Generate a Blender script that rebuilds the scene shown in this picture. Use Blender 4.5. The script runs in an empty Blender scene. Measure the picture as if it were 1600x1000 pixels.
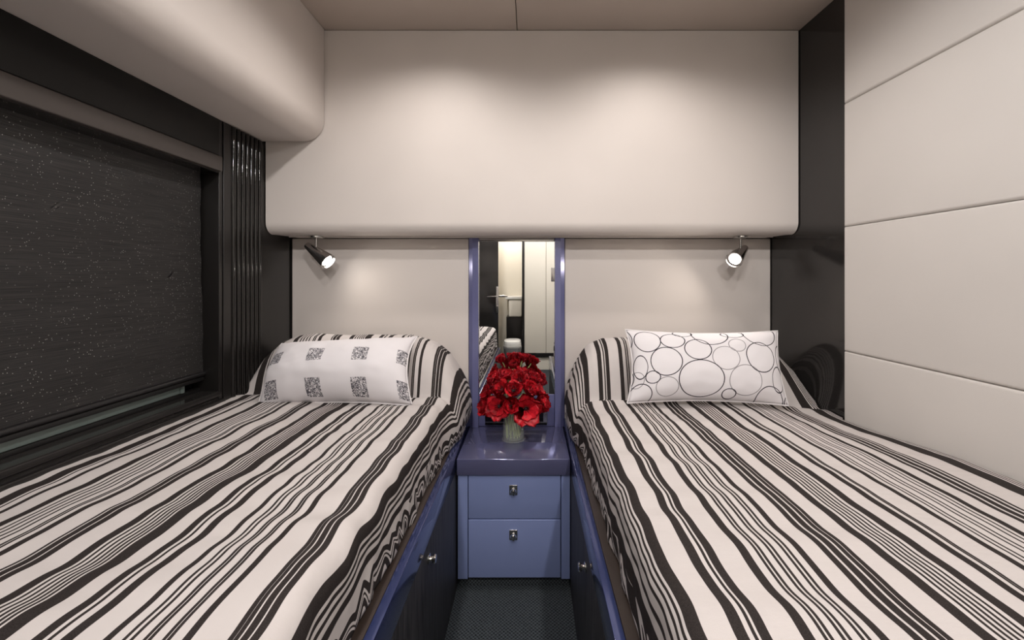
import bpy, bmesh, math, random
from mathutils import Vector, Matrix, noise
random.seed(7)
PI = math.pi
S = bpy.context.scene
C = S.collection

# ------------------------------------------------------------------ camera, world, lights
F = 640.0; PX0, PY0 = 829.0, 434.0; EYE = 1.15
cam = bpy.data.cameras.new('camera'); camo = bpy.data.objects.new('camera', cam); C.objects.link(camo)
camo.location = (0, 0, EYE); camo.rotation_euler = (PI/2, 0, 0)
cam.sensor_fit = 'HORIZONTAL'; cam.sensor_width = 36.0; cam.lens = F/1600*36.0
cam.shift_x = (800-PX0)/1600; cam.shift_y = (PY0-500)/1600
cam.clip_start = 0.02
S.camera = camo
w = bpy.data.worlds.new('world'); S.world = w; w.use_nodes = True
w.node_tree.nodes['Background'].inputs[0].default_value = (.5, .55, .6, 1)
w.node_tree.nodes['Background'].inputs[1].default_value = 0.3
S.view_settings.view_transform = 'Standard'; S.view_settings.look = 'None'
S.view_settings.gamma = 1.0; S.view_settings.use_curve_mapping = False
S.view_settings.exposure = -0.18

ZC = 2.184; ZF = -0.045
WARM = (1.0, .93, .885); NEUT = (1.0, .965, .95)
def light(name, typ, loc, power, col, aim=(0, 0, -1), **kw):
    l = bpy.data.lights.new(name, typ); l.energy = power; l.color = col
    for k, v in kw.items(): setattr(l, k, v)
    o = bpy.data.objects.new(name, l); C.objects.link(o); o.location = loc
    o.rotation_euler = Vector(aim).to_track_quat('-Z', 'Y').to_euler()
    return o
LAMPS_AND_FILL = [(-.38, 1.33, 17, WARM), (.47, 1.33, 17, WARM), (-.36, .45, 21, NEUT), (.50, .45, 21, NEUT), (-.40, -.55, 72, NEUT), (.50, -.55, 72, NEUT)]  # front pair inferred from its scallops; middle and rear pairs added as unseen fill
for x, y, p, c in LAMPS_AND_FILL:
    light('ceiling_lamp_and_fill_light', 'SPOT', (x, y, ZC-.012), p, c, spot_size=math.radians(150 if y > 1 else 174), spot_blend=.7 if y > 1 else .3, shadow_soft_size=.035)
light('bathroom_fill_light', 'POINT', (-.3, -1.75, 2.0), 16, NEUT, shadow_soft_size=.06)  # unseen point light without a fixture, added to brighten the mirrored end

# ------------------------------------------------------------------ helpers
def P(px, py, Y): return Vector(((px-PX0)*Y/F, Y, EYE-(py-PY0)*Y/F))
def tag(o, label=None, cat=None, group=None, kind=None):
    if label: o['label'] = label
    if cat: o['category'] = cat
    if group: o['group'] = group
    if kind: o['kind'] = kind
    return o
def thing(name, label, cat, loc=(0, 0, 0), group=None):
    o = bpy.data.objects.new(name, None); C.objects.link(o); o.location = loc; o.empty_display_size = .05
    return tag(o, label, cat, group)
def obj(name, bm, m, parent=None, smooth=40, world=True):
    me = bpy.data.meshes.new(name); bm.normal_update(); bm.to_mesh(me); bm.free()
    if m: 
        for mm in (m if isinstance(m, (list, tuple)) else [m]): me.materials.append(mm)
    for p in me.polygons: p.use_smooth = True
    me.set_sharp_from_angle(angle=math.radians(smooth))
    o = bpy.data.objects.new(name, me); C.objects.link(o)
    if parent:
        o.parent = parent
        if world:
            q = parent; off = Vector((0, 0, 0))
            while q: off += Vector(q.location); q = q.parent
            me.transform(Matrix.Translation(-off))
    return o
def box(bm, x0, x1, y0, y1, z0, z1, r=0, seg=3):
    t = bmesh.new(); bmesh.ops.create_cube(t, size=1)
    for v in t.verts: v.co = Vector((x0+(v.co.x+.5)*(x1-x0), y0+(v.co.y+.5)*(y1-y0), z0+(v.co.z+.5)*(z1-z0)))
    if r: bmesh.ops.bevel(t, geom=t.edges[:], offset=r, segments=seg, profile=.5, affect='EDGES', clamp_overlap=True)
    merge(bm, t); return bm
def merge(bm, t):
    me = bpy.data.meshes.new('tmp'); t.to_mesh(me); t.free(); bm.from_mesh(me); bpy.data.meshes.remove(me)
def Bx(*a, **k): return box(bmesh.new(), *a, **k)
def lathe(bm, prof, base, axis=(0, 0, 1), n=32, close=False):
    q = Vector(axis).to_track_quat('Z', 'Y'); rings = []
    for r, h in prof:
        rings.append([bm.verts.new(Vector(base)+q @ Vector((r*math.cos(2*PI*i/n), r*math.sin(2*PI*i/n), h))) for i in range(n)])
    for a, b in zip(rings, rings[1:]):
        for i in range(n): bm.faces.new((a[i], a[(i+1) % n], b[(i+1) % n], b[i]))
    if close: bm.faces.new(rings[0][::-1]); bm.faces.new(rings[-1])
    return bm
def tube(bm, pts, r, n=8, cap=True):
    pts = [Vector(p) for p in pts]; rings = []
    for i, p in enumerate(pts):
        d = (pts[min(i+1, len(pts)-1)]-pts[max(i-1, 0)]).normalized(); q = d.to_track_quat('Z', 'Y')
        rr = r[i] if isinstance(r, (list, tuple)) else r
        rings.append([bm.verts.new(p+q @ Vector((rr*math.cos(2*PI*k/n), rr*math.sin(2*PI*k/n), 0))) for k in range(n)])
    for a, b in zip(rings, rings[1:]):
        for i in range(n): bm.faces.new((a[i], a[(i+1) % n], b[(i+1) % n], b[i]))
    if cap: bm.faces.new(rings[0][::-1]); bm.faces.new(rings[-1])
    return bm
def interp(x, xs, ys):
    if x <= xs[0]: return ys[0]
    for i in range(1, len(xs)):
        if x <= xs[i]:
            t = (x-xs[i-1])/(xs[i]-xs[i-1]); return ys[i-1]+(ys[i]-ys[i-1])*t
    return ys[-1]
def sst(a, b, x):
    t = min(1, max(0, (x-a)/(b-a))); return t*t*(3-2*t)

# ------------------------------------------------------------------ materials
def lin(c): return tuple(((v/255)/12.92 if v/255 <= .04045 else ((v/255+.055)/1.055)**2.4) for v in c)+(1,)
def mat(name, col, rough=.5, metal=0, coat=0, spec=.5, **kw):
    m = bpy.data.materials.new(name); m.use_nodes = True; b = m.node_tree.nodes['Principled BSDF']
    b.inputs['Base Color'].default_value = col if len(col) == 4 else (*col, 1)
    b.inputs['Roughness'].default_value = rough; b.inputs['Metallic'].default_value = metal
    b.inputs['Coat Weight'].default_value = coat; b.inputs['Coat Roughness'].default_value = .08
    b.inputs['Specular IOR Level'].default_value = spec
    for k, v in kw.items(): b.inputs[k.replace('_', ' ')].default_value = v
    return m
class N:
    def __init__(s, m): s.t = m.node_tree; s.b = s.t.nodes['Principled BSDF']
    def n(s, typ, **kw):
        x = s.t.nodes.new(typ)
        for k, v in kw.items(): setattr(x, k, v)
        return x
    def l(s, a, b): s.t.links.new(a, b)
    def math(s, op, a, b=None, c=None):
        x = s.n('ShaderNodeMath', operation=op)
        for i, v in enumerate((a, b, c)):
            if v is None: continue
            if isinstance(v, (int, float)): x.inputs[i].default_value = v
            else: s.l(v, x.inputs[i])
        return x.outputs[0]
    def coord(s, scale=(1, 1, 1), out='Object'):
        tc = s.n('ShaderNodeTexCoord'); mp = s.n('ShaderNodeMapping'); mp.inputs['Scale'].default_value = scale
        s.l(tc.outputs[out], mp.inputs[0]); return mp.outputs[0]
    def noise(s, vec, scale, detail=3):
        x = s.n('ShaderNodeTexNoise'); x.inputs['Scale'].default_value = scale; x.inputs['Detail'].default_value = detail
        s.l(vec, x.inputs['Vector']); return x.outputs['Fac']
    def mix(s, fac, a, b):
        x = s.n('ShaderNodeMix', data_type='RGBA'); s.l(fac, x.inputs[0])
        for i, v in ((6, a), (7, b)):
            if isinstance(v, tuple): x.inputs[i].default_value = v
            else: s.l(v, x.inputs[i])
        return x.outputs[2]
    def bump(s, h, strength, dist):
        x = s.n('ShaderNodeBump'); x.inputs['Strength'].default_value = strength; x.inputs['Distance'].default_value = dist
        s.l(h, x.inputs['Height']); s.l(x.outputs[0], s.b.inputs['Normal'])
    def ramp(s, fac, lo, hi):
        x = s.n('ShaderNodeMapRange'); x.inputs[1].default_value = lo; x.inputs[2].default_value = hi; s.l(fac, x.inputs[0]); return x.outputs[0]

def vinyl(name, col, rough=.55):
    m = mat(name, col, rough, spec=.35); n = N(m); v = n.coord()
    n.bump(n.noise(v, 420, 2), .12, .0008)
    n.l(n.mix(n.ramp(n.noise(v, 3, 2), .3, .7), tuple(c*.95 for c in col[:3])+(1,), col), n.b.inputs['Base Color'])
    return m
M = {}
M['vinyl'] = vinyl('cream_vinyl', lin((213, 205, 199)))
M['padded'] = vinyl('pale_padded_vinyl', lin((214, 209, 204)))
M['ceil'] = vinyl('ceiling_vinyl', lin((196, 184, 174)))
def brushed():
    m = mat('black_gloss_laminate', lin((40, 38, 37)), .10, spec=.5)
    return m
M['black'] = brushed()
M['darktrim'] = mat('dark_espresso_satin', lin((27, 25, 24)), .30)
M['darkmatte'] = mat('black_rubber', lin((20, 19, 19)), .5)
M['valance'] = mat('valance_bronze', lin((56, 50, 47)), .35)
M['ribs'] = mat('black_gloss_ribs', lin((26, 24, 23)), .09)
M['bar'] = mat('blind_bar_black', lin((26, 25, 26)), .3)
M['glass_green'] = mat('grey_green_aluminium', lin((120, 132, 128)), .4, metal=.0)
def blind():
    m = mat('charcoal_blind_cloth', lin((52, 50, 50)), .5); n = N(m); v = n.coord()
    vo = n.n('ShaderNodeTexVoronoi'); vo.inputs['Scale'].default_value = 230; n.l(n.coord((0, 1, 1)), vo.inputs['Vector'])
    sp = n.math('LESS_THAN', vo.outputs['Distance'], .22)  # pale specks in the base colour stand in for daylight through pinholes
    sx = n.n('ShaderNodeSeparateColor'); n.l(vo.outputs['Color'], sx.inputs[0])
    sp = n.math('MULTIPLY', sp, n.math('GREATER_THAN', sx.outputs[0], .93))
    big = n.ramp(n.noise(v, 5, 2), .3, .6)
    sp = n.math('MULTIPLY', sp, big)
    weave = n.noise(n.coord((20, 3, 220)), 3, 3)
    base = n.mix(n.ramp(weave, .35, .7), lin((50, 49, 50)), lin((80, 77, 75)))
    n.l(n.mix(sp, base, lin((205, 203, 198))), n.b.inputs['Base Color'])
    n.bump(weave, .4, .002); return m
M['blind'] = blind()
M['blue'] = mat('slate_blue_lacquer', lin((138, 152, 200)), .30, metal=.1, coat=.5)
M['bluedark'] = mat('slate_blue_gloss', lin((112, 114, 156)), .2, metal=.2, coat=.25)
M['bluetop'] = mat('slate_blue_top_gloss', lin((104, 105, 140)), .10, metal=.35, coat=.7)
M['bluerail'] = mat('blue_rail_gloss', lin((66, 76, 122)), .14, metal=.5, coat=.6)
M['mirror'] = mat('mirror_glass', (.93, .93, .92), .0, metal=1)
M['chrome'] = mat('chrome', (.75, .74, .72), .12, metal=1)
M['nickel'] = mat('satin_nickel', (.62, .61, .59), .22, metal=1)
M['lampmetal'] = mat('smoked_chrome', (.5, .48, .47), .16, metal=1)
M['ledge'] = mat('brown_ledge', lin((58, 48, 43)), .35)
def wood():
    m = mat('black_woodgrain', lin((30, 30, 33)), .55); n = N(m)
    g = n.noise(n.coord((26, 26, 1.2)), 6, 4)
    n.l(n.mix(n.ramp(g, .35, .65), lin((17, 17, 19)), lin((64, 63, 66))), n.b.inputs['Base Color'])
    n.bump(g, .5, .002); return m
M['wood'] = wood()
def carpet():
    m = mat('charcoal_carpet', lin((52, 56, 60)), .95, spec=.1); n = N(m)
    ck = n.n('ShaderNodeTexChecker'); ck.inputs['Scale'].default_value = 1; n.l(n.coord((150, 150, 150)), ck.inputs['Vector'])
    g = n.noise(n.coord(), 260, 3)
    s = n.math('ADD', n.math('MULTIPLY', ck.outputs['Fac'], .5), g)
    n.l(n.mix(n.ramp(s, .3, 1.1), lin((26, 28, 31)), lin((84, 90, 94))), n.b.inputs['Base Color'])
    n.bump(s, .8, .003); return m
M['carpet'] = carpet()
M['cream_lam'] = mat('cream_laminate', lin((232, 226, 212)), .35)
M['white'] = mat('white_ceramic', lin((236, 234, 228)), .15)
M['grey'] = mat('grey_plastic', lin((120, 120, 120)), .35)
def emis(name, col, st):
    m = mat(name, (.9, .9, .9)); b = m.node_tree.nodes['Principled BSDF']
    b.inputs['Emission Color'].default_value = (*col, 1); b.inputs['Emission Strength'].default_value = st; return m
M['bulb'] = emis('lamp_glow', (1, .95, .88), 30)
M['diff'] = emis('ceiling_lamp_and_fill_glow', (1, .93, .85), 6)
M['glass'] = mat('clear_glass', (.80, .84, .82), .03, coat=1.0, Alpha=.15)
M['water'] = mat('vase_water', (.72, .80, .55), .03, Alpha=.12)
M['stem'] = mat('green_stem', lin((196, 214, 140)), .5)
M['stamen'] = mat('dark_stamen', lin((38, 22, 22)), .6)
M['stigma'] = mat('pale_stigma', lin((215, 205, 170)), .5)
def petal():
    m = mat('red_petal', lin((196, 18, 38)), .42, Subsurface_Weight=.1); n = N(m)
    m.node_tree.nodes['Principled BSDF'].inputs['Subsurface Radius'].default_value = (.01, .003, .003)
    g = n.noise(n.coord((60, 60, 8)), 3, 3)
    n.l(n.mix(n.ramp(g, .3, .7), lin((178, 8, 28)), lin((236, 40, 54))), n.b.inputs['Base Color']); return m
M['petal'] = petal()

# ------------------------------------------------------------------ room shell
YB = 1.90; YO = 1.71; XL = -1.115
def XR(y): return 1.179-.033*y
Y1 = -1.51; Y2 = -2.15
def struct(name, bm, m, smooth=40): return tag(obj(name, bm, m, smooth=smooth), kind='structure')
struct('floor', Bx(-1.25, 1.4, Y2-.1, YB+.05, ZF-.05, ZF), M['carpet'])
b = Bx(-1.25, -.0575, Y2-.1, YB+.05, ZC, ZC+.04, r=.0015); box(b, -.0545, 1.4, Y2-.1, YB+.05, ZC, ZC+.04, r=.0015); box(b, -1.25, 1.4, Y2-.1, YB+.05, ZC+.041, ZC+.06)
struct('ceiling', b, M['ceil'])
struct('wall_back', Bx(-1.25, 1.3, YB+.02, YB+.06, ZF, ZC), M['darktrim'])
def slab(pts, z0, z1):
    bm = bmesh.new(); a = [bm.verts.new((x, y, z0)) for x, y in pts]; c = [bm.verts.new((x, y, z1)) for x, y in pts]
    bm.faces.new(a[::-1]); bm.faces.new(c)
    for i in range(len(pts)): j = (i+1) % len(pts); bm.faces.new((a[i], a[j], c[j], c[i]))
    bmesh.ops.recalc_face_normals(bm, faces=bm.faces[:]); return bm
struct('wall_right', slab([(XR(YB+.02), YB+.02), (XR(Y2), Y2), (XR(Y2)+.06, Y2), (XR(YB+.02)+.06, YB+.02)], ZF, ZC), M['black'])
# left wall around the window opening (window from WY0..WY1, WZ0..WZ1)
WY0, WY1, WZ0, WZ1 = .05, 1.474, .745, 1.525
b = Bx(XL-.1, XL, WY1, YB+.02, ZF, ZC); 
box(b, XL-.1, XL, Y2, WY0, ZF, ZC)
box(b, XL-.1, XL, WY0, WY1, ZF, WZ0)
box(b, XL-.1, XL, WY0, WY1, WZ1, ZC)
struct('wall_left', b, M['black'])
# window: frame, glass strip, sill
wr = tag(bpy.data.objects.new('window_1', None), kind='structure'); C.objects.link(wr); wr.location = (XL, .76, WZ0)
obj('window_pane', Bx(XL-.097, XL-.091, WY0, WY1, WZ0, WZ1), mat('dark_window_glass', lin((14, 15, 17)), .05), wr)  # plain dark pane behind the blind
b = Bx(XL-.09, XL-.066, WY0, WY1, WZ0, WZ0+.012, r=.002)
obj('window_track', b, M['darkmatte'], wr)
obj('slider_rail', Bx(XL-.086, XL-.070, WY0, 1.385, .757, .785, r=.003), M['glass_green'], wr)
obj('slider_stop', Bx(XL-.088, XL-.066, 1.385, 1.40, .757, .79, r=.002), M['glass_green'], wr)
b = Bx(XL-.06, XL+.004, WY0, WY1-.001, WZ0-.02, WZ0-.001, r=.004)
obj('window_sill', b, M['darktrim'], wr)
b = Bx(XL-.001, XL+.012, WY0, WY1+.012, WZ0-.10, WZ0-.03, r=.004)
obj('sill_rail', b, M['darktrim'], wr)
b = Bx(XL-.09, XL+.003, WY1-.012, WY1+.004, WZ0-.08, WZ1+.19, r=.0015)
obj('window_jamb', b, M['darktrim'], wr)
M['upper'] = mat('black_satin_band', lin((14, 13, 12)), .5, spec=.25)
# valance above
vt = thing('window_valance', 'dark two-step valance box along the top of the window', 'valance', (XL, .7, WZ1))
obj('lower_band', Bx(XL-.03, XL+.018, WY0, WY1-.013, 1.527, 1.581, r=.004), M['valance'], vt)
obj('upper_band', Bx(XL-.0, XL+.006, WY0, WY1-.013, 1.585, 1.712, r=.003), M['upper'], vt)
# roller blind
bl = thing('roller_blind', 'charcoal roller blind pulled down over the window, daylight pinholes painted as pale specks', 'blind', (XL-.055, .76, .8))
bm = bmesh.new(); nx, nz = 60, 30; g = []
for i in range(nx+1):
    row = []
    for j in range(nz+1):
        t = j/nz; y = .08+(1.452+.03*(1-t)**3-.08)*i/nx; z = .815+(1.535-.815)*t
        x = XL-.055+.004*noise.noise(Vector((y*2, z*1.5, 0)))+.0015*math.sin(z*50+2*math.sin(y*3))
        row.append(bm.verts.new((x, y, z)))
    g.append(row)
for i in range(nx):
    for j in range(nz): bm.faces.new((g[i][j], g[i+1][j], g[i+1][j+1], g[i][j+1]))
r_ = bmesh.ops.solidify(bm, geom=bm.faces[:], thickness=.001)
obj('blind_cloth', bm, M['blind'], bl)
bm = bmesh.new(); tube(bm, [(XL-.052, .06, .808), (XL-.052, 1.462, .808)], .009, 12); obj('bottom_bar', bm, M['bar'], bl)
bm = Bx(XL-.064, XL-.048, .06, 1.46, .785, .799, r=.003); obj('bar_seal', bm, M['darkmatte'], bl)
bm = bmesh.new(); tube(bm, [(XL-.05, .06, 1.545), (XL-.05, 1.46, 1.545)], .02, 14); obj('roller_tube', bm, M['bar'], bl)

# ribbed pilaster on left wall
pl = thing('ribbed_pilaster', 'glossy black ribbed pilaster between the window and the left headboard', 'pilaster', (XL, 1.6, ZF))
obj('pilaster_board', Bx(XL, XL+.006, WY1+.006, 1.885, ZF, 1.712, r=.001), M['darktrim'], pl)
for i in range(7):
    y = 1.527+i*.0245
    bm = bmesh.new(); prof = [(XL+.006, y-.0085)]+[(XL+.006+.009*math.sin(PI*k/8), y-.0085*math.cos(PI*k/8)) for k in range(1, 8)]+[(XL+.006, y+.0085)]
    obj('rib', slab(prof, ZF+.02, 1.71), M['ribs'], pl)
# soffit (along left wall) and overhead locker
def bevsel(bm, sel, r, seg):
    bmesh.ops.bevel(bm, geom=[e for e in bm.edges if sel(e)], offset=r, segments=seg, profile=.5, affect='EDGES')
bm = Bx(XL+.001, -.858, -.2, YO-.003, 1.716, ZC-.002)
bevsel(bm, lambda e: all(v.co.x > -.9 and v.co.z < 1.8 for v in e.verts), .085, 16)
bevsel(bm, lambda e: all(v.co.y > YO-.01 for v in e.verts), .006, 3)
lk = tag(obj('side_locker', bm, M['vinyl'], smooth=30), 'cream vinyl padded locker running above the window under the ceiling', 'locker')
xr = 1.118
bm = Bx(XL+.009, xr, YO, YB-.001, 1.334, ZC-.002)
bevsel(bm, lambda e: all(v.co.z < 1.5 for v in e.verts) and (all(v.co.y < YO+.01 for v in e.verts)), .048, 10)
bevsel(bm, lambda e: (abs(e.verts[0].co.x-e.verts[1].co.x) < 1e-3) and (abs(e.verts[0].co.y-e.verts[1].co.y) > .05) and max(v.co.z for v in e.verts) < 1.36 and (max(v.co.x for v in e.verts) > xr-.01 or min(v.co.x for v in e.verts) < XL+.02), .035, 8)
tag(obj('overhead_locker', bm, M['vinyl'], smooth=30), 'large cream vinyl padded overhead locker above both headboards', 'locker')
# front strip under overhead
struct('trim_1', Bx(XL+.05, xr-.05, YO+.095, YO+.099, 1.328, 1.3335), M['vinyl'])
# headboards
def padpanel(name, label, x0, x1):
    bm = Bx(x0, x1, YB, YB+.019, .48, 1.332, r=.004)
    tag(obj(name, bm, M['vinyl']), label, 'headboard')
padpanel('headboard', 'cream vinyl headboard panel behind the pillow with printed squares', XL+.008, -.287)
padpanel('headboard', 'cream vinyl headboard panel behind the pillow with printed circles', .159, XR(YB)-.003)
# right wall: padded panels, flush rows
YP = 1.460
seams = [ZF, .449, .889, 1.331, 1.770, ZC-.001]
names = ['cream padded wall panel right of the beds, lowest one behind the mattress', 'cream padded wall panel just above the right bedspread',
         'cream padded wall panel at pillow-lamp height, third from the ceiling', 'cream padded wall panel second from the ceiling', 'cream padded wall panel topmost against the ceiling']
names[2] = 'cream padded right wall panel midway up, third down from the ceiling'
for k in range(5):
    z0, z1 = seams[k]+.0006, seams[k+1]-.0006
    bm = Bx(0, .016, -.9, YP, z0, z1)
    bmesh.ops.subdivide_edges(bm, edges=[e for e in bm.edges if abs(e.verts[0].co.y-e.verts[1].co.y) > .5], cuts=1)
    bevsel(bm, lambda e: max(v.co.x for v in e.verts) < .001 and e.is_manifold and len({round(f.normal.x, 1) for f in e.link_faces}) > 1, .009, 6)
    for v in bm.verts: v.co.x += XR(v.co.y)-.016
    tag(obj('padded_wall_panel', bm, M['padded'], smooth=45), names[k], 'wall panel')

# ------------------------------------------------------------------ central column with mirror
cl = thing('mirror_column', 'slate blue column framing the tall mirror above the nightstand', 'mirror', (-.064, YB, .463))
def stile(x0, x1, inner):
    # chamfered stile: outer edge further back
    d = .018
    pts = [(x0, YB+.018), (x0, YB-.004), (x0+.4*(x1-x0), YB-d), (x1, YB-d), (x1, YB+.018)]
    bm = slab(pts, .463, 1.3325); return bm
obj('frame_stile', stile(-.285, -.240, 1), M['bluedark'], cl, smooth=20)
obj('frame_stile', stile(.157, .112, 1), M['bluedark'], cl, smooth=20)
obj('top_rail', Bx(-.2395, .1115, YB-.006, YB+.018, 1.318, 1.3325, r=.001), M['nickel'], cl)
mg = obj('mirror_pane', Bx(-.2395, .1115, YB, YB+.006, .61, 1.3175), M['mirror'], cl); tag(mg, 'silvered mirror pane')
obj('lower_panel', Bx(-.2395, .1115, YB-.004, YB+.018, .463, .6095, r=.001), M['bluedark'], cl)
sk = obj('socket_plate', Bx(-.211, .078, YB-.010, YB-.0041, .470, .540, r=.001), M['nickel'], cl)
obj('plate_insert', Bx(-.209, .059, YB-.0125, YB-.0101, .486, .539, r=.001), mat('black_plate', lin((12, 12, 13)), .15), sk)
obj('plate_insert', Bx(-.209, .075, YB-.0125, YB-.0101, .471, .482, r=.001), bpy.data.materials['black_plate'], sk)

# ------------------------------------------------------------------ nightstand
ns = thing('nightstand', 'slate blue built-in nightstand with two drawers between the beds', 'nightstand', (-.064, 1.72, ZF))
YN = 1.563
obj('side_stile', Bx(-.278, -.240, YN, YB-.005, 0, .400, r=.0015), M['blue'], ns)
obj('side_stile', Bx(.117, .1505, YN, YB-.005, 0, .400, r=.0015), M['blue'], ns)
obj('top', Bx(-.2805, .150, YN-.012, YB-.0045, .4005, .463, r=.003), M['bluetop'], ns)
obj('drawer_recess', Bx(-.239, .116, YN+.0185, YB-.005, .0, .400), M['darkmatte'], ns)
for z0, z1, zl in ((.2305, .3965, .342), (.006, .2270, .171)):
    d = obj('drawer', Bx(-.2370, .1140, YN-.001, YN+.018, z0, z1, r=.002), M['blue'], ns)
    box_ = Bx(-.081, -.050, YN-.005, YN-.0012, zl-.019, zl+.019, r=.001)
    lp = obj('lock_plate', box_, M['nickel'], d)
    bm = bmesh.new(); lathe(bm, [(.0001, 0), (.012, 0), (.012, .006), (.0095, .010), (.0001, .011)], (-.0655, YN-.005, zl-.004), (0, -1, 0), 24)
    box(bm, -.069, -.062, YN-.021, YN-.015, zl-.014, zl+.006, r=.002)
    obj('push_latch', bm, M['chrome'], d)
obj('toe_kick', Bx(-.275, .148, YN+.03, YN+.04, ZF, -.001), M['carpet'], ns)

# ------------------------------------------------------------------ beds
def bed(sg, xf, label, xw, ztop):
    t = thing('single_bed', label, 'bed', (sg*(xf+.35), 1.0, ZF))
    X = lambda a, c: (min(sg*a, sg*c), max(sg*a, sg*c))
    y0 = -.03 if sg < 0 else .40
    obj('side_panel', Bx(*X(xf+.002, xf+.02), y0, YB-.003, ZF, .4185, r=.0008), M['wood'], t)
    obj('side_rail', Bx(*X(xf, xf+.02), y0, YB-.003, .419, .5, r=.0015), M['bluerail'], t)
    obj('foot_panel', Bx(*X(xf+.021, xw-.002), y0, y0+.02, ZF, .498, r=.001), M['wood'], t)
    obj('ledge', Bx(*X(xf+.021, xw-.002), y0+.021, YB-.003, .46, .4985, r=.001), M['ledge'], t)
    obj('mattress', Bx(*X(xf+.055, xw-.035), y0+.05, YB-.02, .4995, ztop-.035, r=.03, seg=4), mat('mattress_ticking', lin((200, 195, 188)), .8), t)
    kz = .368 if sg < 0 else .345
    k = lathe(bmesh.new(), [(.0001, 0), (.0135, 0), (.0135, .003), (.007, .005), (.006, .009), (.010, .013), (.0125, .017), (.010, .021), (.0001, .022)], (sg*(xf+.0025), 1.14, kz), (-sg, 0, 0), 24)
    obj('knob', k, M['chrome'], t)
    return t
bed(-1, .2816, 'dark woodgrain single bed base with blue side rail under the window', -XL, .69)
bed(1, .1513, 'dark woodgrain single bed base with blue side rail beside the padded wall', XR(YB), .68)

def stripes_mat(name, ivs, L):
    m = mat(name, lin((222, 212, 204)), .85, spec=.2); n = N(m)
    uv = n.n('ShaderNodeUVMap', uv_map='UVMap'); sx = n.n('ShaderNodeSeparateXYZ'); n.l(uv.outputs[0], sx.inputs[0])
    u = sx.outputs[0]; tot = None
    for a, c in ivs:
        k = n.math('COMPARE', u, (a+c)/2, abs(c-a)/2)
        tot = k if tot is None else n.math('MAXIMUM', tot, k)
    v = n.coord((1, 1, 1)); fine = n.noise(v, 900, 2)
    dark = n.mix(n.ramp(fine, .35, .65), lin((34, 29, 28)), lin((56, 50, 48)))
    n.l(n.mix(tot, lin((202, 195, 192)), dark), n.b.inputs['Base Color'])
    n.bump(n.math('ADD', n.noise(v, 700, 2), n.math('MULTIPLY', n.noise(n.coord((14, 40, 14)), 1.2, 3), 5)), .25, .0012)
    return m
def cen(cs, w_): return [(c-w_/2, c+w_/2) for c in cs]
LEFT = [(.493, .505), (.511, .514), (.521, .534), (.551, .567), (.580, .588), (.599, .608), (.618, .661), (.760, .783), (.790, .809), (.816, .827), (.830, .843),
        (.942, .963), (.996, 1.004), (1.009, 1.016), (1.048, 1.053), (1.060, 1.067), (1.095, 1.102), (1.115, 1.122), (1.154, 1.173), (1.253, 1.284), (1.309, 1.318), (1.332, 1.360),
        (1.429, 1.483)]+cen([1.497, 1.514, 1.532, 1.552, 1.574], .006)+[(1.591, 1.625), (1.716, 1.742), (1.749, 1.771), (1.779, 1.787), (1.871, 1.897)]+cen([1.923, 1.937, 1.974, 2.0, 2.027, 2.052], .008)+[(2.078, 2.115), (2.205, 2.228), (2.262, 2.27), (2.284, 2.342)]
RIGHT = [(.300, .305), (.309, .313), (.322, .345), (.359, .366), (.382, .389), (.403, .410), (.424, .429), (.443, .488), (.571, .604), (.622, .627), (.638, .666), (.754, .784), (.813, .818), (.829, .834),
         (.861, .866), (.878, .883), (.912, .917), (.929, .935), (.961, .984), (1.051, 1.074), (1.085, 1.110), (1.120, 1.136), (1.141, 1.157), (1.237, 1.274)]+cen([1.295, 1.315, 1.335, 1.355, 1.377], .007)+[(1.399, 1.438), (1.515, 1.547),
         (1.567, 1.573), (1.577, 1.586), (1.689, 1.717)]+cen([1.746, 1.770, 1.814, 1.840, 1.880, 1.908], .008)+[(1.930, 1.959), (2.03, 2.053), (2.067, 2.095), (2.11, 2.13), (2.144, 2.157), (2.291, 2.376)]+cen([2.395, 2.415, 2.435, 2.455, 2.48], .008)+[(2.51, 2.54), (2.56, 2.62)]+cen([2.64, 2.66, 2.68], .008)
def cross(xe, ztop, xw):
    """base cross-section as dense (arc, x, z, side) from hem up and over to the wall"""
    r = .045; zb = .502; pts = []
    h1 = ztop-r-zb
    for k in range(26): pts.append((xe-.004+.004*k/25, zb+h1*k/25))
    for k in range(1, 13):
        a = PI/2*k/12; pts.append((xe+r-r*math.cos(a), ztop-r+r*math.sin(a)))
    n_ = 230; x0 = xe+r
    for k in range(1, n_+1): pts.append((x0+(xw-x0)*k/n_, ztop))
    out = []; a = 0; pv = pts[0]
    for p in pts: a += math.dist(p, pv); pv = p; out.append((a, p[0], p[1]))
    return out, 25
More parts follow.
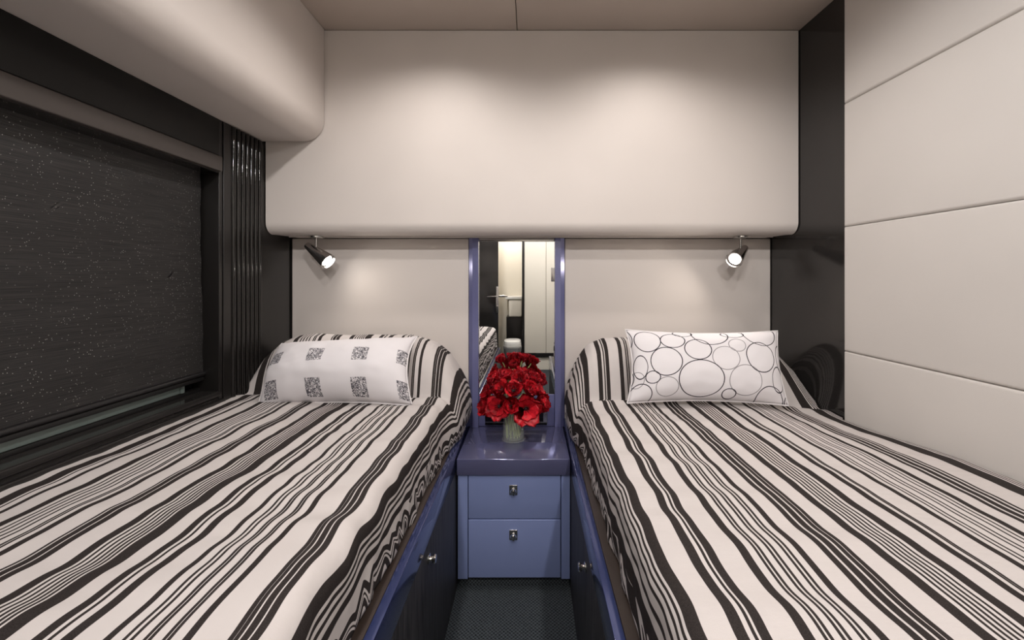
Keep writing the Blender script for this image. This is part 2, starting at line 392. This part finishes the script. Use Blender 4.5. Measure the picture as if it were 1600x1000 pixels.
def cover(sg, xe, ztop, wallx, ivs, hx_x, hx_y, a_c, label, seed):
    prof, ns_ = cross(xe, ztop, 1.16 if sg > 0 else -XL-.004)
    L = prof[-1][0]
    ss = [p[1]/(EYE-p[2]) for p in prof]; aa = [p[0] for p in prof]
    arc = lambda s: interp(s, ss, aa)
    sl = (prof[-1][0]-prof[-40][0])/(ss[-1]-ss[-40])
    arc = lambda s: interp(s, ss, aa) if s <= ss[-1] else L+(s-ss[-1])*sl
    civ = [(arc(min(a, c)), arc(max(a, c))) for a, c in ivs]
    civ = [((a+c)/2-max((c-a)/2+.0005, .0024), (a+c)/2+max((c-a)/2+.0005, .0024)) for a, c in civ]
    m = stripes_mat('striped_cotton_'+('grey' if sg < 0 else 'black'), civ, L*1.001)
    ac = arc(a_c)
    # lengthwise profile: (Y, hump height fraction)
    ctl = [(1.585, 0), (1.592, .0), (1.597, .05), (1.602, .16), (1.610, .34), (1.622, .53), (1.640, .71), (1.665, .86), (1.695, .96), (1.73, 1.0), (1.77, .985), (1.81, .90), (1.845, .75), (1.870, .56), (1.882, .35), (1.888, .1)]
    lp = []; foot = -.05 if sg < 0 else .38
    for k in range(9):  # foot end drop
        a = PI/2*k/8; lp.append((foot+.06-.06*math.cos(a) , -.06+.06*math.sin(a)-(.0), 0))
    lp = [(foot-.002, -.18, 0), (foot-.001, -.12, 0)]+lp
    n_ = 330
    for k in range(1, n_): lp.append((foot+.06+(1.585-foot-.06)*k/n_, 0, 0))
    for (a, c) in zip(ctl, ctl[1:]):
        for q in range(4): t = q/4; lp.append((a[0]+(c[0]-a[0])*t, 0, a[1]+(c[1]-a[1])*t))
    lp.append((ctl[-1][0], 0, ctl[-1][1]))
    bm = bmesh.new(); uvl = bm.loops.layers.uv.new('UVMap'); G = []; U = []
    for j, (Y, dz0, hf) in enumerate(lp):
        row = []; ur = []
        hm = sst(1.45, 1.68, Y); xwY = wallx(Y)-.005
        for i, (a, x, z) in enumerate(prof):
            hx = interp(x, hx_x, hx_y)
            top = z > ztop-.0001; q = min(1, max(0, (z-.502)/(ztop-.502)))
            nv = Vector((x*sg*3.1+seed, Y*2.6, .3))
            e = sst(0, .12, x-xe) # away from aisle edge
            dz = ((.0025 if sg < 0 else .0018)*noise.noise(nv)+(.0055 if sg < 0 else .0035)*noise.noise(Vector((x*4.5+Y*3+seed, Y*8-x*4, 2.2)))+(.0045 if sg < 0 else .0028)*noise.noise(Vector((x*5+seed, Y*19, 1.1)))*(1-.4*sst(.3, .7, x-xe)))*q
            # puckers near the aisle edge
            pk = (1-sst(.10, .45, x-xe))
            ph = Y*46+2.5*noise.noise(Vector((Y*4, x*4, seed)))+x*14
            dz += (.0034 if sg < 0 else .0018)*pk*q*math.sin(ph)*(.5+noise.noise(Vector((Y*5, x*6, seed+4))))
            # crown
            dz += .006*math.sin(PI*min(1, max(0, (x-xe)/(1.12-xe))))*q
            dip = -.035*sst(.75, 1.12, x)*sst(1.0, 1.5, Y)*q if sg > 0 else .012*sst(.7, 1.1, x)*q
            wr_ = 1-.55*math.exp(-((Y-1.575)/.022)**2)*0
            hh = .212*hf*hx
            if hf > 0: hh += .010*hf*noise.noise(Vector((x*5+seed, Y*9, 3)))
            zz = z+(dz+dip+hh)*q + dz0*q
            # tuck line before the bolster
            zz -= .012*math.exp(-((Y-1.582)/.014)**2)*q*min(1, hx*2)
            zz += .008*math.exp(-((Y-1.54)/.03)**2)*q*(.4+.6*noise.noise(Vector((x*9, seed, 0))))
            xx = x
            side = 1-sst(xe-.002, xe+.04, x)
            xx -= .048*hm*side*math.sin(PI*(.25+.75*q)) if sg < 0 else .040*hm*side*math.sin(PI*(.25+.75*q))
            fold = noise.noise(Vector((Y*11+z*6, z*5, seed)))+.6*noise.noise(Vector((Y*24-z*14, z*9, seed+2)))
            xx -= side*(.007*fold)*(1.0-.4*q)-.003*side
            xx = max(xx, xe-.007-.046*hm)
            if q < 1: zz += (1-q)*(.030*max(0, noise.noise(Vector((Y*3.1, seed, 5)))+.15)+.006*noise.noise(Vector((Y*17, seed, 6))))*(1-hm)
            if xx > xwY:
                zz -= (xx-xwY)*.9; xx = xwY
            row.append(bm.verts.new((sg*xx, Y, zz)))
            uu = a
            if a < ac:
                k = 1-a/ac
                tr = Y*(9 if sg < 0 else 15)+3.0*noise.noise(Vector((Y*5, z*4, seed+9))); tr = abs(tr-math.floor(tr)-.5)*2; uu = a+k**.6*((.045 if sg < 0 else .075)*tr*(.4+1.2*abs(noise.noise(Vector((Y*6, 0, seed+3)))))+.03*noise.noise(Vector((Y*7, z*11, seed+5))))
            else:
                uu = a+.0025*noise.noise(Vector((Y*5, x*5, seed+1)))+.0016*pk*math.sin(ph*.9+1)
            if hf > 0 and a > ac: uu = a+.006*hf*noise.noise(Vector((Y*12, x*4, seed+1)))
            uu += (.02+.095*hf)*sst(.6, .95, x) if sg > 0 else 0
            ur.append(max(0, uu))
        G.append(row); U.append(ur)
    for j in range(len(lp)-1):
        for i in range(len(prof)-1):
            ids = ((j, i), (j+1, i), (j+1, i+1), (j, i+1))
            if sg < 0: ids = ids[::-1]
            f = bm.faces.new([G[a][c] for a, c in ids])
            for lo, (a, c) in zip(f.loops, ids): lo[uvl].uv = (U[a][c], lp[a][0])
    bmesh.ops.recalc_face_normals(bm, faces=bm.faces[:])
    o = obj('bedspread', bm, m, smooth=180)
    sm = o.modifiers.new('solid', 'SOLIDIFY'); sm.thickness = .003; sm.offset = -1 
    tag(o, label, 'bedspread', None)
    return o
cover(-1, .316, .69, lambda y: -XL, LEFT, [.27, .30, .335, .405, .514, .62, .894, .98, 1.03, 1.08, 1.115], [.25, .38, .60, .86, 1, 1, .98, .95, .88, .66, .3], .548,
      'black and cream striped bedspread on the bed under the window', 3.3)
cover(1, .194, .68, lambda y: XR(y)-.018*(1-sst(1.45, 1.48, y)), RIGHT, [.15, .17, .20, .25, .31, .42, .98, 1.03, 1.07, 1.10, 1.13], [.3, .45, .66, .88, .98, 1, .97, .85, .66, .4, .1], .322,
      'black and cream striped bedspread on the bed beside the padded wall', 8.1)

# ------------------------------------------------------------------ pillows
def pillow(label, m, bl_, br, tl, tr, thick, seed, bend=0.0, sag=.0):
    bl_, br, tl, tr = map(Vector, (bl_, br, tl, tr)); n_ = 56; k_ = 32
    nrm = ((br-bl_).cross(tl-bl_)).normalized()
    if nrm.y > 0: nrm = -nrm
    t = thing('throw_pillow', label, 'pillow', tuple((bl_+br)/2))
    bm = bmesh.new(); uvl = bm.loops.layers.uv.new('UVMap'); F_ = {}
    def pos(i, j, sd):
        u, v = i/n_, j/k_
        a, c = 2*u-1, 2*v-1
        # pinched edges, pointed corners
        pin = .035
        uu = u-a*pin*(1-c*c)*abs(a)**3*1.0; vv = v-c*.05*(1-a*a)*abs(c)**3
        p = bl_*(1-uu)*(1-vv)+br*uu*(1-vv)+tl*(1-uu)*vv+tr*uu*vv
        th = thick*((1-abs(a)**3.2)**.62)*((1-abs(c)**2.6)**.62)
        wr_ = .006*noise.noise(Vector((u*5+seed, v*4, sd)))+.003*noise.noise(Vector((u*13+seed, v*11, sd)))
        b_ = bend*math.sin(PI*v)
        return p+nrm*(sd*th*.5*(1 if sd > 0 else .7)+wr_*min(1, th*40)+b_)
    for sd in (1, -1):
        for i in range(n_+1):
            for j in range(k_+1):
                edge = i in (0, n_) or j in (0, k_)
                if sd < 0 and edge: F_[(sd, i, j)] = F_[(1, i, j)]
                else: F_[(sd, i, j)] = bm.verts.new(pos(i, j, 0 if edge else sd))
    for sd in (1, -1):
        for i in range(n_):
            for j in range(k_):
                ids = [(i, j), (i+1, j), (i+1, j+1), (i, j+1)]
                if sd < 0: ids = ids[::-1]
                f = bm.faces.new([F_[(sd, a, c)] for a, c in ids])
                for lo, (a, c) in zip(f.loops, ids): lo[uvl].uv = (a/n_, c/k_)
    bmesh.ops.recalc_face_normals(bm, faces=bm.faces[:])
    obj('pillow_case', bm, m, t, smooth=180)
    loop = [pos(i, 0, 0) for i in range(n_)]+[pos(n_, j, 0) for j in range(k_)]+[pos(i, k_, 0) for i in range(n_, 0, -1)]+[pos(0, j, 0) for j in range(k_, 0, -1)]
    loop.append(loop[0])
    obj('piping', tube(bmesh.new(), loop, .0028, 6, cap=False), M['piping'], t)
    return t
M['piping'] = mat('white_piping', lin((226, 222, 222)), .8)
def circles_mat():
    m = mat('circle_print_cotton', lin((228, 224, 226)), .8, spec=.2); n = N(m)
    uv = n.n('ShaderNodeUVMap', uv_map='UVMap'); mp = n.n('ShaderNodeMapping'); mp.inputs['Scale'].default_value = (785, 390, 0); n.l(uv.outputs[0], mp.inputs[0])
    sx = n.n('ShaderNodeSeparateXYZ'); n.l(mp.outputs[0], sx.inputs[0])
    BL = [(505, 200, 67, 62), (632, 200, 60, 43), (690, 150, 48, 24), (822, 162, 90, 62), (940, 152, 57, 26), (1085, 155, 92, 68), (750, 250, 65, 55), (590, 313, 77, 72), (1060, 285, 78, 78), (757, 400, 108, 92),
          (893, 475, 33, 27), (1152, 395, 37, 62), (1100, 495, 72, 66), (468, 480, 57, 56), (458, 340, 38, 60), (1200, 290, 46, 78), (523, 392, 37, 30), (1230, 505, 50, 40), (380, 180, 50, 70), (380, 400, 45, 55)]
    GR = [(880, 295, 65, 60), (945, 225, 42, 36), (970, 405, 80, 75), (595, 440, 54, 48), (440, 405, 40, 40)]
    def rings(lst, wd):
        tot = None
        for cx, cy, rx, ry in lst:
            x = n.math('MULTIPLY', n.math('SUBTRACT', sx.outputs[0], cx-415.0), 1/rx)
            y = n.math('MULTIPLY', n.math('SUBTRACT', sx.outputs[1], 390-(cy-122.0)), 1/ry)
            d = n.math('SQRT', n.math('ADD', n.math('MULTIPLY', x, x), n.math('MULTIPLY', y, y)))
            k = n.math('LESS_THAN', n.math('ABSOLUTE', n.math('SUBTRACT', d, 1.0)), wd/((rx+ry)/2))
            tot = k if tot is None else n.math('MAXIMUM', tot, k)
        return tot
    base = n.mix(rings(GR, 2.0), lin((228, 224, 226)), lin((150, 146, 148)))
    n.l(n.mix(rings(BL, 2.3), base, lin((50, 46, 52))), n.b.inputs['Base Color'])
    n.bump(n.noise(n.coord(), 500, 2), .15, .001)
    return m
def squares_mat():
    m = mat('square_print_cotton', lin((228, 224, 226)), .8, spec=.2); n = N(m)
    uv = n.n('ShaderNodeUVMap', uv_map='UVMap'); sx = n.n('ShaderNodeSeparateXYZ'); n.l(uv.outputs[0], sx.inputs[0])
    # repeat across .30 wide, .36 high; the print is a square tile of scroll work
    def cell(o, off, period, half):
        f = n.math('FRACT', n.math('DIVIDE', n.math('SUBTRACT', o, off-period/2), period))
        return n.math('LESS_THAN', n.math('ABSOLUTE', n.math('SUBTRACT', f, .5)), half/period)
    inx = cell(sx.outputs[0], .39, .295, .050); iny = n.math('MULTIPLY', cell(sx.outputs[1], .14, .41, .10), n.math('LESS_THAN', sx.outputs[1], .86))
    mp = n.n('ShaderNodeMapping'); mp.inputs['Scale'].default_value = (.56, .29, 0); n.l(uv.outputs[0], mp.inputs[0])
    nz = n.n('ShaderNodeTexNoise'); nz.inputs['Scale'].default_value = 75; nz.inputs['Detail'].default_value = 1.0; nz.inputs['Distortion'].default_value = 2.2; n.l(mp.outputs[0], nz.inputs['Vector'])
    scr = n.math('GREATER_THAN', n.math('ABSOLUTE', n.math('SUBTRACT', nz.outputs['Fac'], .5)), .05)
    ink = n.math('MULTIPLY', n.math('MULTIPLY', inx, iny), scr)
    n.l(n.mix(ink, lin((228, 224, 226)), lin((92, 90, 96))), n.b.inputs['Base Color'])
    n.bump(n.noise(n.coord(), 500, 2), .15, .001)
    return m
pillow('white throw pillow printed with small grey scroll squares', squares_mat(), P(403, 634, 1.475), P(644, 634, 1.475), P(440, 537, 1.635), P(652, 526, 1.635), .15, 1.0, bend=.045)
pillow('white throw pillow printed with black and grey circle outlines', circles_mat(), P(980, 630, 1.490), P(1232, 634, 1.470), P(977, 515, 1.600), P(1215, 517, 1.590), .13, 5.0, bend=.012)

# ------------------------------------------------------------------ spot lamps
def spot(label, base, pivot, d, Lb, power, ld):
    t = thing('reading_spotlight', label, 'lamp', tuple(base), 'reading spotlights under the overhead locker')
    d = Vector(d).normalized()
    obj('mounting_plate', lathe(bmesh.new(), [(.0001, 0), (.030, 0), (.030, -.006), (.027, -.008), (.0001, -.008)], base, (0, 0, 1), 32), M['nickel'], t)
    obj('stem', tube(bmesh.new(), [Vector(base)+Vector((0, 0, -.004)), pivot], .0042, 14), M['lampmetal'], t)
    st = Vector(pivot)-d*Lb*.45-Vector((0, 0, .012))
    pr = [(.0001, 0), (.009, .001), (.014, .005), (.016, .012), (.0355, Lb-.004), (.036, Lb), (.0335, Lb), (.032, Lb-.010), (.0001, Lb-.012)]
    hd = obj('lamp_head', lathe(bmesh.new(), pr, st, d, 40), M['lampmetal'], t)
    obj('bulb', lathe(bmesh.new(), [(.0001, 0), (.022, 0), (.024, .003), (.018, .006), (.0001, .0075)], st+d*(Lb-.0115), d, 24), M['bulb'], hd)
    lo = light('spotlight_beam', 'SPOT', st+d*(Lb+.002), power, (1, .90, .80), aim=ld, spot_size=math.radians(165), spot_blend=1.0, shadow_soft_size=.02)
    lo.parent = t; lo.location = Vector(lo.location)-Vector(base)
    return t
ZU = 1.3325
pL = P(494, 390, 1.80); bL = Vector((pL.x, pL.y, ZU))
spot('chrome cone reading spotlight above the pillow with squares, pointing right', bL, pL, (.80, -.16, -.57), .136, 2.2, (.7, -.35, -.6))
pR = P(1157, 391, 1.80); bR = Vector((pR.x, pR.y, ZU))
spot('chrome cone reading spotlight above the pillow with circles, shining toward the room', bR, pR, (-.68, -.60, -.44), .136, 4.5, (-.7, -.35, -.55))

# ------------------------------------------------------------------ vase and flowers
VY = 1.745
VB = P(802.5, 690, VY); VB.z = .4635
va = thing('flower_vase', 'clear glass cylinder vase half full of water on the nightstand', 'vase', tuple(VB))
prof = [(.0001, 0), (.049, 0), (.051, .002), (.050, .004), (.0465, .006), (.046, .012), (.046, .068), (.044, .072), (.0435, .125), (.0422, .125), (.0422, .072), (.0440, .067), (.0442, .012), (.042, .008), (.0001, .007)]
obj('glass_body', lathe(bmesh.new(), prof, VB, n=48), M['glass'], va)
obj('water', lathe(bmesh.new(), [(.0001, .0065), (.0424, .0075), (.0446, .0122), (.0446, .058), (.0001, .058)], VB, n=40), M['water'], va)
def petal_mesh(k, curl, wid, ln):
    bm = bmesh.new(); g = []; nu, nv = 8, 9
    rnd = random.Random(k)
    for j in range(nv+1):
        v = j/nv; row = []
        wv = wid*(math.sin(PI*min(1, .10+v*.72))**.8)*(1-.12*v**5)
        # profile: outwards then up then curl out
        rr = ln*(.55*math.sin(v*PI*.55)*.75+curl*v**2.6); zz = ln*(1.02*v-.32*v*v*curl*1.6)
        for i in range(nu+1):
            u = 2*i/nu-1
            x = wv*u; y = rr-.45*wv*u*u*(1-.3*v)+.0025*noise.noise(Vector((u*2+k, v*3, 1)))*v*3
            z = zz-.12*ln*abs(u)**2.2*v+.0022*math.sin(u*9+k)*v**3+.0018*noise.noise(Vector((u*4, v*3, k)))*3*v
            row.append(bm.verts.new((x, y, z)))
        g.append(row)
    for j in range(nv):
        for i in range(nu): bm.faces.new((g[j][i], g[j][i+1], g[j+1][i+1], g[j+1][i]))
    bmesh.ops.solidify(bm, geom=bm.faces[:], thickness=.0007)
    me = bpy.data.meshes.new('petal'); bm.normal_update(); bm.to_mesh(me); bm.free(); me.materials.append(M['petal'])
    for p in me.polygons: p.use_smooth = True
    return me
PM = {}
for kind, (curl_o, curl_i) in enumerate(((.42, .18), (.22, .05), (.62, .30))):
    PM[kind] = ([petal_mesh(i+kind*10, curl_o, .031, .047) for i in range(3)], [petal_mesh(i+kind*10+5, curl_i, .025, .043) for i in range(3)])
cme = lathe(bmesh.new(), [(.0001, 0), (.006, .001), (.0075, .006), (.004, .013), (.0001, .015)], (0, 0, 0), n=10)
for k in range(7):
    a = 2*PI*k/7; tube(cme, [(.003*math.cos(a), .003*math.sin(a), 0), (.009*math.cos(a), .009*math.sin(a), .016), (.011*math.cos(a), .011*math.sin(a), .023)], [.0008, .0009, .0018], 5)
cmesh = bpy.data.meshes.new('flower_center'); cme.to_mesh(cmesh); cme.free(); cmesh.materials.append(M['stamen'])
FC = Vector((VB.x, VB.y, .60))
fl = [(823, 640, 2, 1.42, -.105), (777, 636, 2, 1.22, -.095), (812, 593, 0, 1.05, -.075), (782, 607, 0, 1.0, -.09), (771, 590, 1, .9, -.045), (835, 590, 0, .95, -.035), (848, 630, 1, 1.22, -.045),
      (759, 613, 0, .95, -.03), (757, 636, 1, 1.1, -.045), (793, 586, 1, .9, -.05), (829, 608, 1, 1.0, -.095), (799, 634, 1, 1.1, -.115), (815, 581, 1, .85, -.01), (842, 609, 2, .95, -.02),
      (802, 608, 0, .95, -.115), (800, 585, 1, .85, .05), (780, 600, 0, .9, .06), (828, 602, 0, .9, .06)]
fl_lab = ['large fully open red tulip low right of the vase, dark centre facing out', 'open red tulip low on the left of the bouquet, dark centre showing', 'upright red tulip near the top middle of the bouquet',
          'red tulip left of the bouquet middle, leaning outward', 'small red tulip at the upper left of the bouquet', 'red tulip at the upper right of the bouquet', 'red tulip at the far lower right edge of the bouquet',
          'red tulip at the far left edge of the bouquet, upper of two', 'red tulip at the far left edge of the bouquet, lower of two', 'small red tulip left of the topmost bloom', 'red tulip right of the bouquet middle, above the widest bloom',
          'half closed red tulip low in the middle, right above the vase rim', 'smallest red tulip at the very top of the bouquet', 'wide red tulip on the right edge of the bouquet, between upper and lower blooms', 'red tulip at the very centre of the bouquet', 'red tulip at the back of the bouquet behind the topmost blooms, nearest the mirror',
          'red tulip at the back left of the bouquet, seen in the mirror', 'red tulip at the back right of the bouquet, seen in the mirror']
for k, (px, py, kind, sc, dy) in enumerate(fl):
    p = P(px, py, VY+dy)
    d = (p-FC); d = Vector((d.x*1.0, d.y*1.0, d.z*.9+.012)).normalized()
    if k in (0, 1): d = Vector((d.x*.6-.1*(k == 0), -1.0, .18)).normalized()
    lab = fl_lab[k] if k < len(fl_lab) else 'red tulip at the back of the bouquet, hidden behind the front blooms'
    f = thing('tulip', lab, 'flower', group='red tulips in the glass vase')
    q = d.to_track_quat('Z', 'Y'); base = p-d*.024*sc
    f.location = base
    for ring, cnt in ((0, 5), (1, 5)):
        for i in range(cnt):
            me = PM[kind][ring][(i+k) % 3]
            o = bpy.data.objects.new('petal', me); C.objects.link(o); o.parent = f
            a = 2*PI*(i+.5*ring)/cnt+k*.7+random.uniform(-.15, .15)
            s = sc*random.uniform(.92, 1.08)
            o.rotation_mode = 'QUATERNION'; o.rotation_quaternion = q @ Matrix.Rotation(a, 3, 'Z').to_quaternion(); o.scale = (s, s, s)
    o = bpy.data.objects.new('flower_center', cmesh); C.objects.link(o); o.parent = f; o.rotation_mode = 'QUATERNION'; o.rotation_quaternion = q; o.location = d*.004
    a = 2*PI*k*.381966; rr = .037*math.sqrt((k+.5)/len(fl))
    neck = Vector((VB.x+rr*math.cos(a), VB.y+rr*math.sin(a), VB.z+.125)); foot = Vector((VB.x+rr*.95*math.cos(a+.7), VB.y+rr*.95*math.sin(a+.7), VB.z+.0125))
    mid = (neck+base)/2-d*.01
    st = obj('stem', tube(bmesh.new(), [base+d*.003, base-d*.02, mid, neck, foot], .0026, 7), M['stem'], f)

# ------------------------------------------------------------------ ceiling downlights: inferred front pair, added fill pairs (out of view overhead)
for k, (x, y, p_, c) in enumerate(LAMPS_AND_FILL):
    pos = ['above the left pillow', 'above the right pillow', 'above the middle of the left bed, added as unseen fill', 'above the middle of the right bed, added as unseen fill', 'behind the foot of the left bed, added as unseen fill', 'behind the foot of the right bed, added as unseen fill'][k]
    t = thing('ceiling_downlight_and_fill', 'round recessed ceiling downlight '+pos, 'ceiling light', (x, y, ZC), 'recessed ceiling downlights and added unseen fill')
    obj('trim_ring', lathe(bmesh.new(), [(.030, -.001), (.045, -.001), (.046, -.004), (.043, -.007), (.033, -.006), (.030, -.001)], (x, y, ZC), n=32), M['nickel'], t)
    obj('lens', lathe(bmesh.new(), [(.0001, -.001), (.029, -.001), (.029, -.0035), (.0001, -.0045)], (x, y, ZC), n=32), M['diff'], t)

# ------------------------------------------------------------------ far end of the cabin (seen in the mirror)
def V(px, py, D): return Vector(((px-PX0)*D/F, 2*YB-D, EYE-(py-PY0)*D/F))
b = Bx(XR(Y1)-.001-.7, XR(Y1)-.001, Y2, Y1-.03, ZF, ZC)   # solid behind closet
struct('wall_front', Bx(-1.25, 1.4, Y2-.05, Y2, ZF, ZC), M['cream_lam'])
b.free()
cb = thing('wardrobe', 'tall cream wardrobe with dark base line, seen in the mirror', 'wardrobe', (.5, Y1, ZF))
x0 = -.108
obj('wardrobe_body', Bx(x0, XR(Y1)-.002, Y2+.002, Y1-.02, ZF+.16, ZC-.002), M['cream_lam'], cb)
obj('plinth', Bx(x0, XR(Y1)-.002, Y2+.002, Y1-.02, ZF, ZF+.158), M['cream_lam'], cb)
obj('base_strip', Bx(x0, XR(Y1)-.002, Y1-.019, Y1+.002, ZF+.165, ZF+.215, r=.001), M['darktrim'], cb)
obj('wardrobe_door', Bx(x0+.03, .198, Y1-.019, Y1, ZF+.22, ZC-.01, r=.002), M['cream_lam'], cb)
obj('wardrobe_door', Bx(.203, .65, Y1-.019, Y1, ZF+.22, ZC-.01, r=.002), M['cream_lam'], cb)
dd = obj('edge_strip', Bx(x0-.003, x0+.027, Y1-.019, Y1+.001, ZF+.22, ZC-.01, r=.001), M['darktrim'], cb)
h = V(864, 429, 5.31)
obj('handle_recess', Bx(h.x-.024, h.x+.03, Y1+.0005, Y1+.004, h.z-.09, h.z+.09, r=.001), M['nickel'], cb)
# black cabin door, open, with lever handle
dx = -.393; dY = -1.20
dr = thing('cabin_door', 'open black cabin door with chrome lever handle, seen in the mirror', 'door', (-.75, dY, ZF))
obj('door_leaf', Bx(-1.10, dx, dY-.02, dY+.02, ZF+.01, 2.12, r=.002), M['black'], dr)
h = V(777, 468, 5.0)
obj('lock_plate', Bx(h.x-.018, h.x+.018, dY+.0205, dY+.028, h.z-.16, h.z+.16, r=.004), M['nickel'], dr)
bm = bmesh.new(); tube(bm, [(h.x, dY+.028, h.z+.04), (h.x, dY+.06, h.z+.04)], .010, 12); tube(bm, [(h.x, dY+.06, h.z+.04), (h.x-.05, dY+.062, h.z+.04), (h.x-.12, dY+.058, h.z+.035)], [.011, .010, .008], 12)
obj('lever_handle', bm, M['chrome'], dr)
bm = bmesh.new(); tube(bm, [(dx+.0, dY-.05, h.z+.04), (dx+.06, dY-.052, h.z+.04), (dx+.11, dY-.05, h.z+.035)], [.013, .014, .008], 12); tube(bm, [(dx-.02, dY-.0205, h.z+.04), (dx-.02, dY-.05, h.z+.04), (dx+.01, dY-.05, h.z+.04)], .009, 10)
obj('lever_handle', bm, M['chrome'], dr)
obj('thumb_turn', lathe(bmesh.new(), [(.0001, 0), (.014, 0), (.012, .02), (.0001, .022)], (h.x, dY+.028, h.z-.08), (0, 1, 0), 16), M['chrome'], dr)
# bathroom partition + fittings
struct('wall_partition', Bx(-1.1, -.47, Y1-.1, Y1-.06, ZF, ZC), M['cream_lam'])
vn = thing('washbasin_cabinet', 'cream washbasin counter over a dark cupboard, seen in the mirror', 'washbasin', (-.22, -1.9, ZF))
obj('counter', Bx(-.34, -.12, Y2+.003, -1.72, .86, .895, r=.006), M['white'], vn)
obj('counter_apron', Bx(-.30, -.12, Y2+.003, -1.74, .62, .859, r=.02), M['cream_lam'], vn)
obj('cupboard', Bx(-.33, -.12, Y2+.003, -1.78, ZF+.001, .619, r=.003), M['darktrim'], vn)
to = thing('toilet', 'small toilet with white lid on a grey base, seen in the mirror', 'toilet', (-.225, -1.25, ZF))
def rrect(w_, d_, z, n=28, ex=3.2):
    out = []
    for i in range(n):
        a = 2*PI*i/n; c, s_ = math.cos(a), math.sin(a)
        out.append((math.copysign(abs(c)**(2/ex), c)*w_, math.copysign(abs(s_)**(2/ex), s_)*d_, z))
    return out
def loft(secs, cx, cy):
    bm = bmesh.new(); R = [[bm.verts.new((cx+x, cy+y, z)) for x, y, z in s] for s in secs]
    for a, c in zip(R, R[1:]):
        for i in range(len(a)): j = (i+1) % len(a); bm.faces.new((a[i], a[j], c[j], c[i]))
    bm.faces.new(R[0][::-1]); bm.faces.new(R[-1]); return bm
obj('toilet_base', loft([rrect(.07, .10, ZF+.001), rrect(.065, .10, .03), rrect(.085, .12, .08), rrect(.112, .15, .27), rrect(.115, .15, .295)], -.225, -1.3), M['grey'], to)
obj('toilet_seat', loft([rrect(.105, .145, .2955), rrect(.11, .15, .305), rrect(.108, .15, .325)], -.225, -1.3), M['white'], to)
obj('toilet_lid', loft([rrect(.105, .145, .326), rrect(.108, .148, .34), rrect(.10, .14, .372), rrect(.08, .12, .38)], -.225, -1.3), M['white'], to)
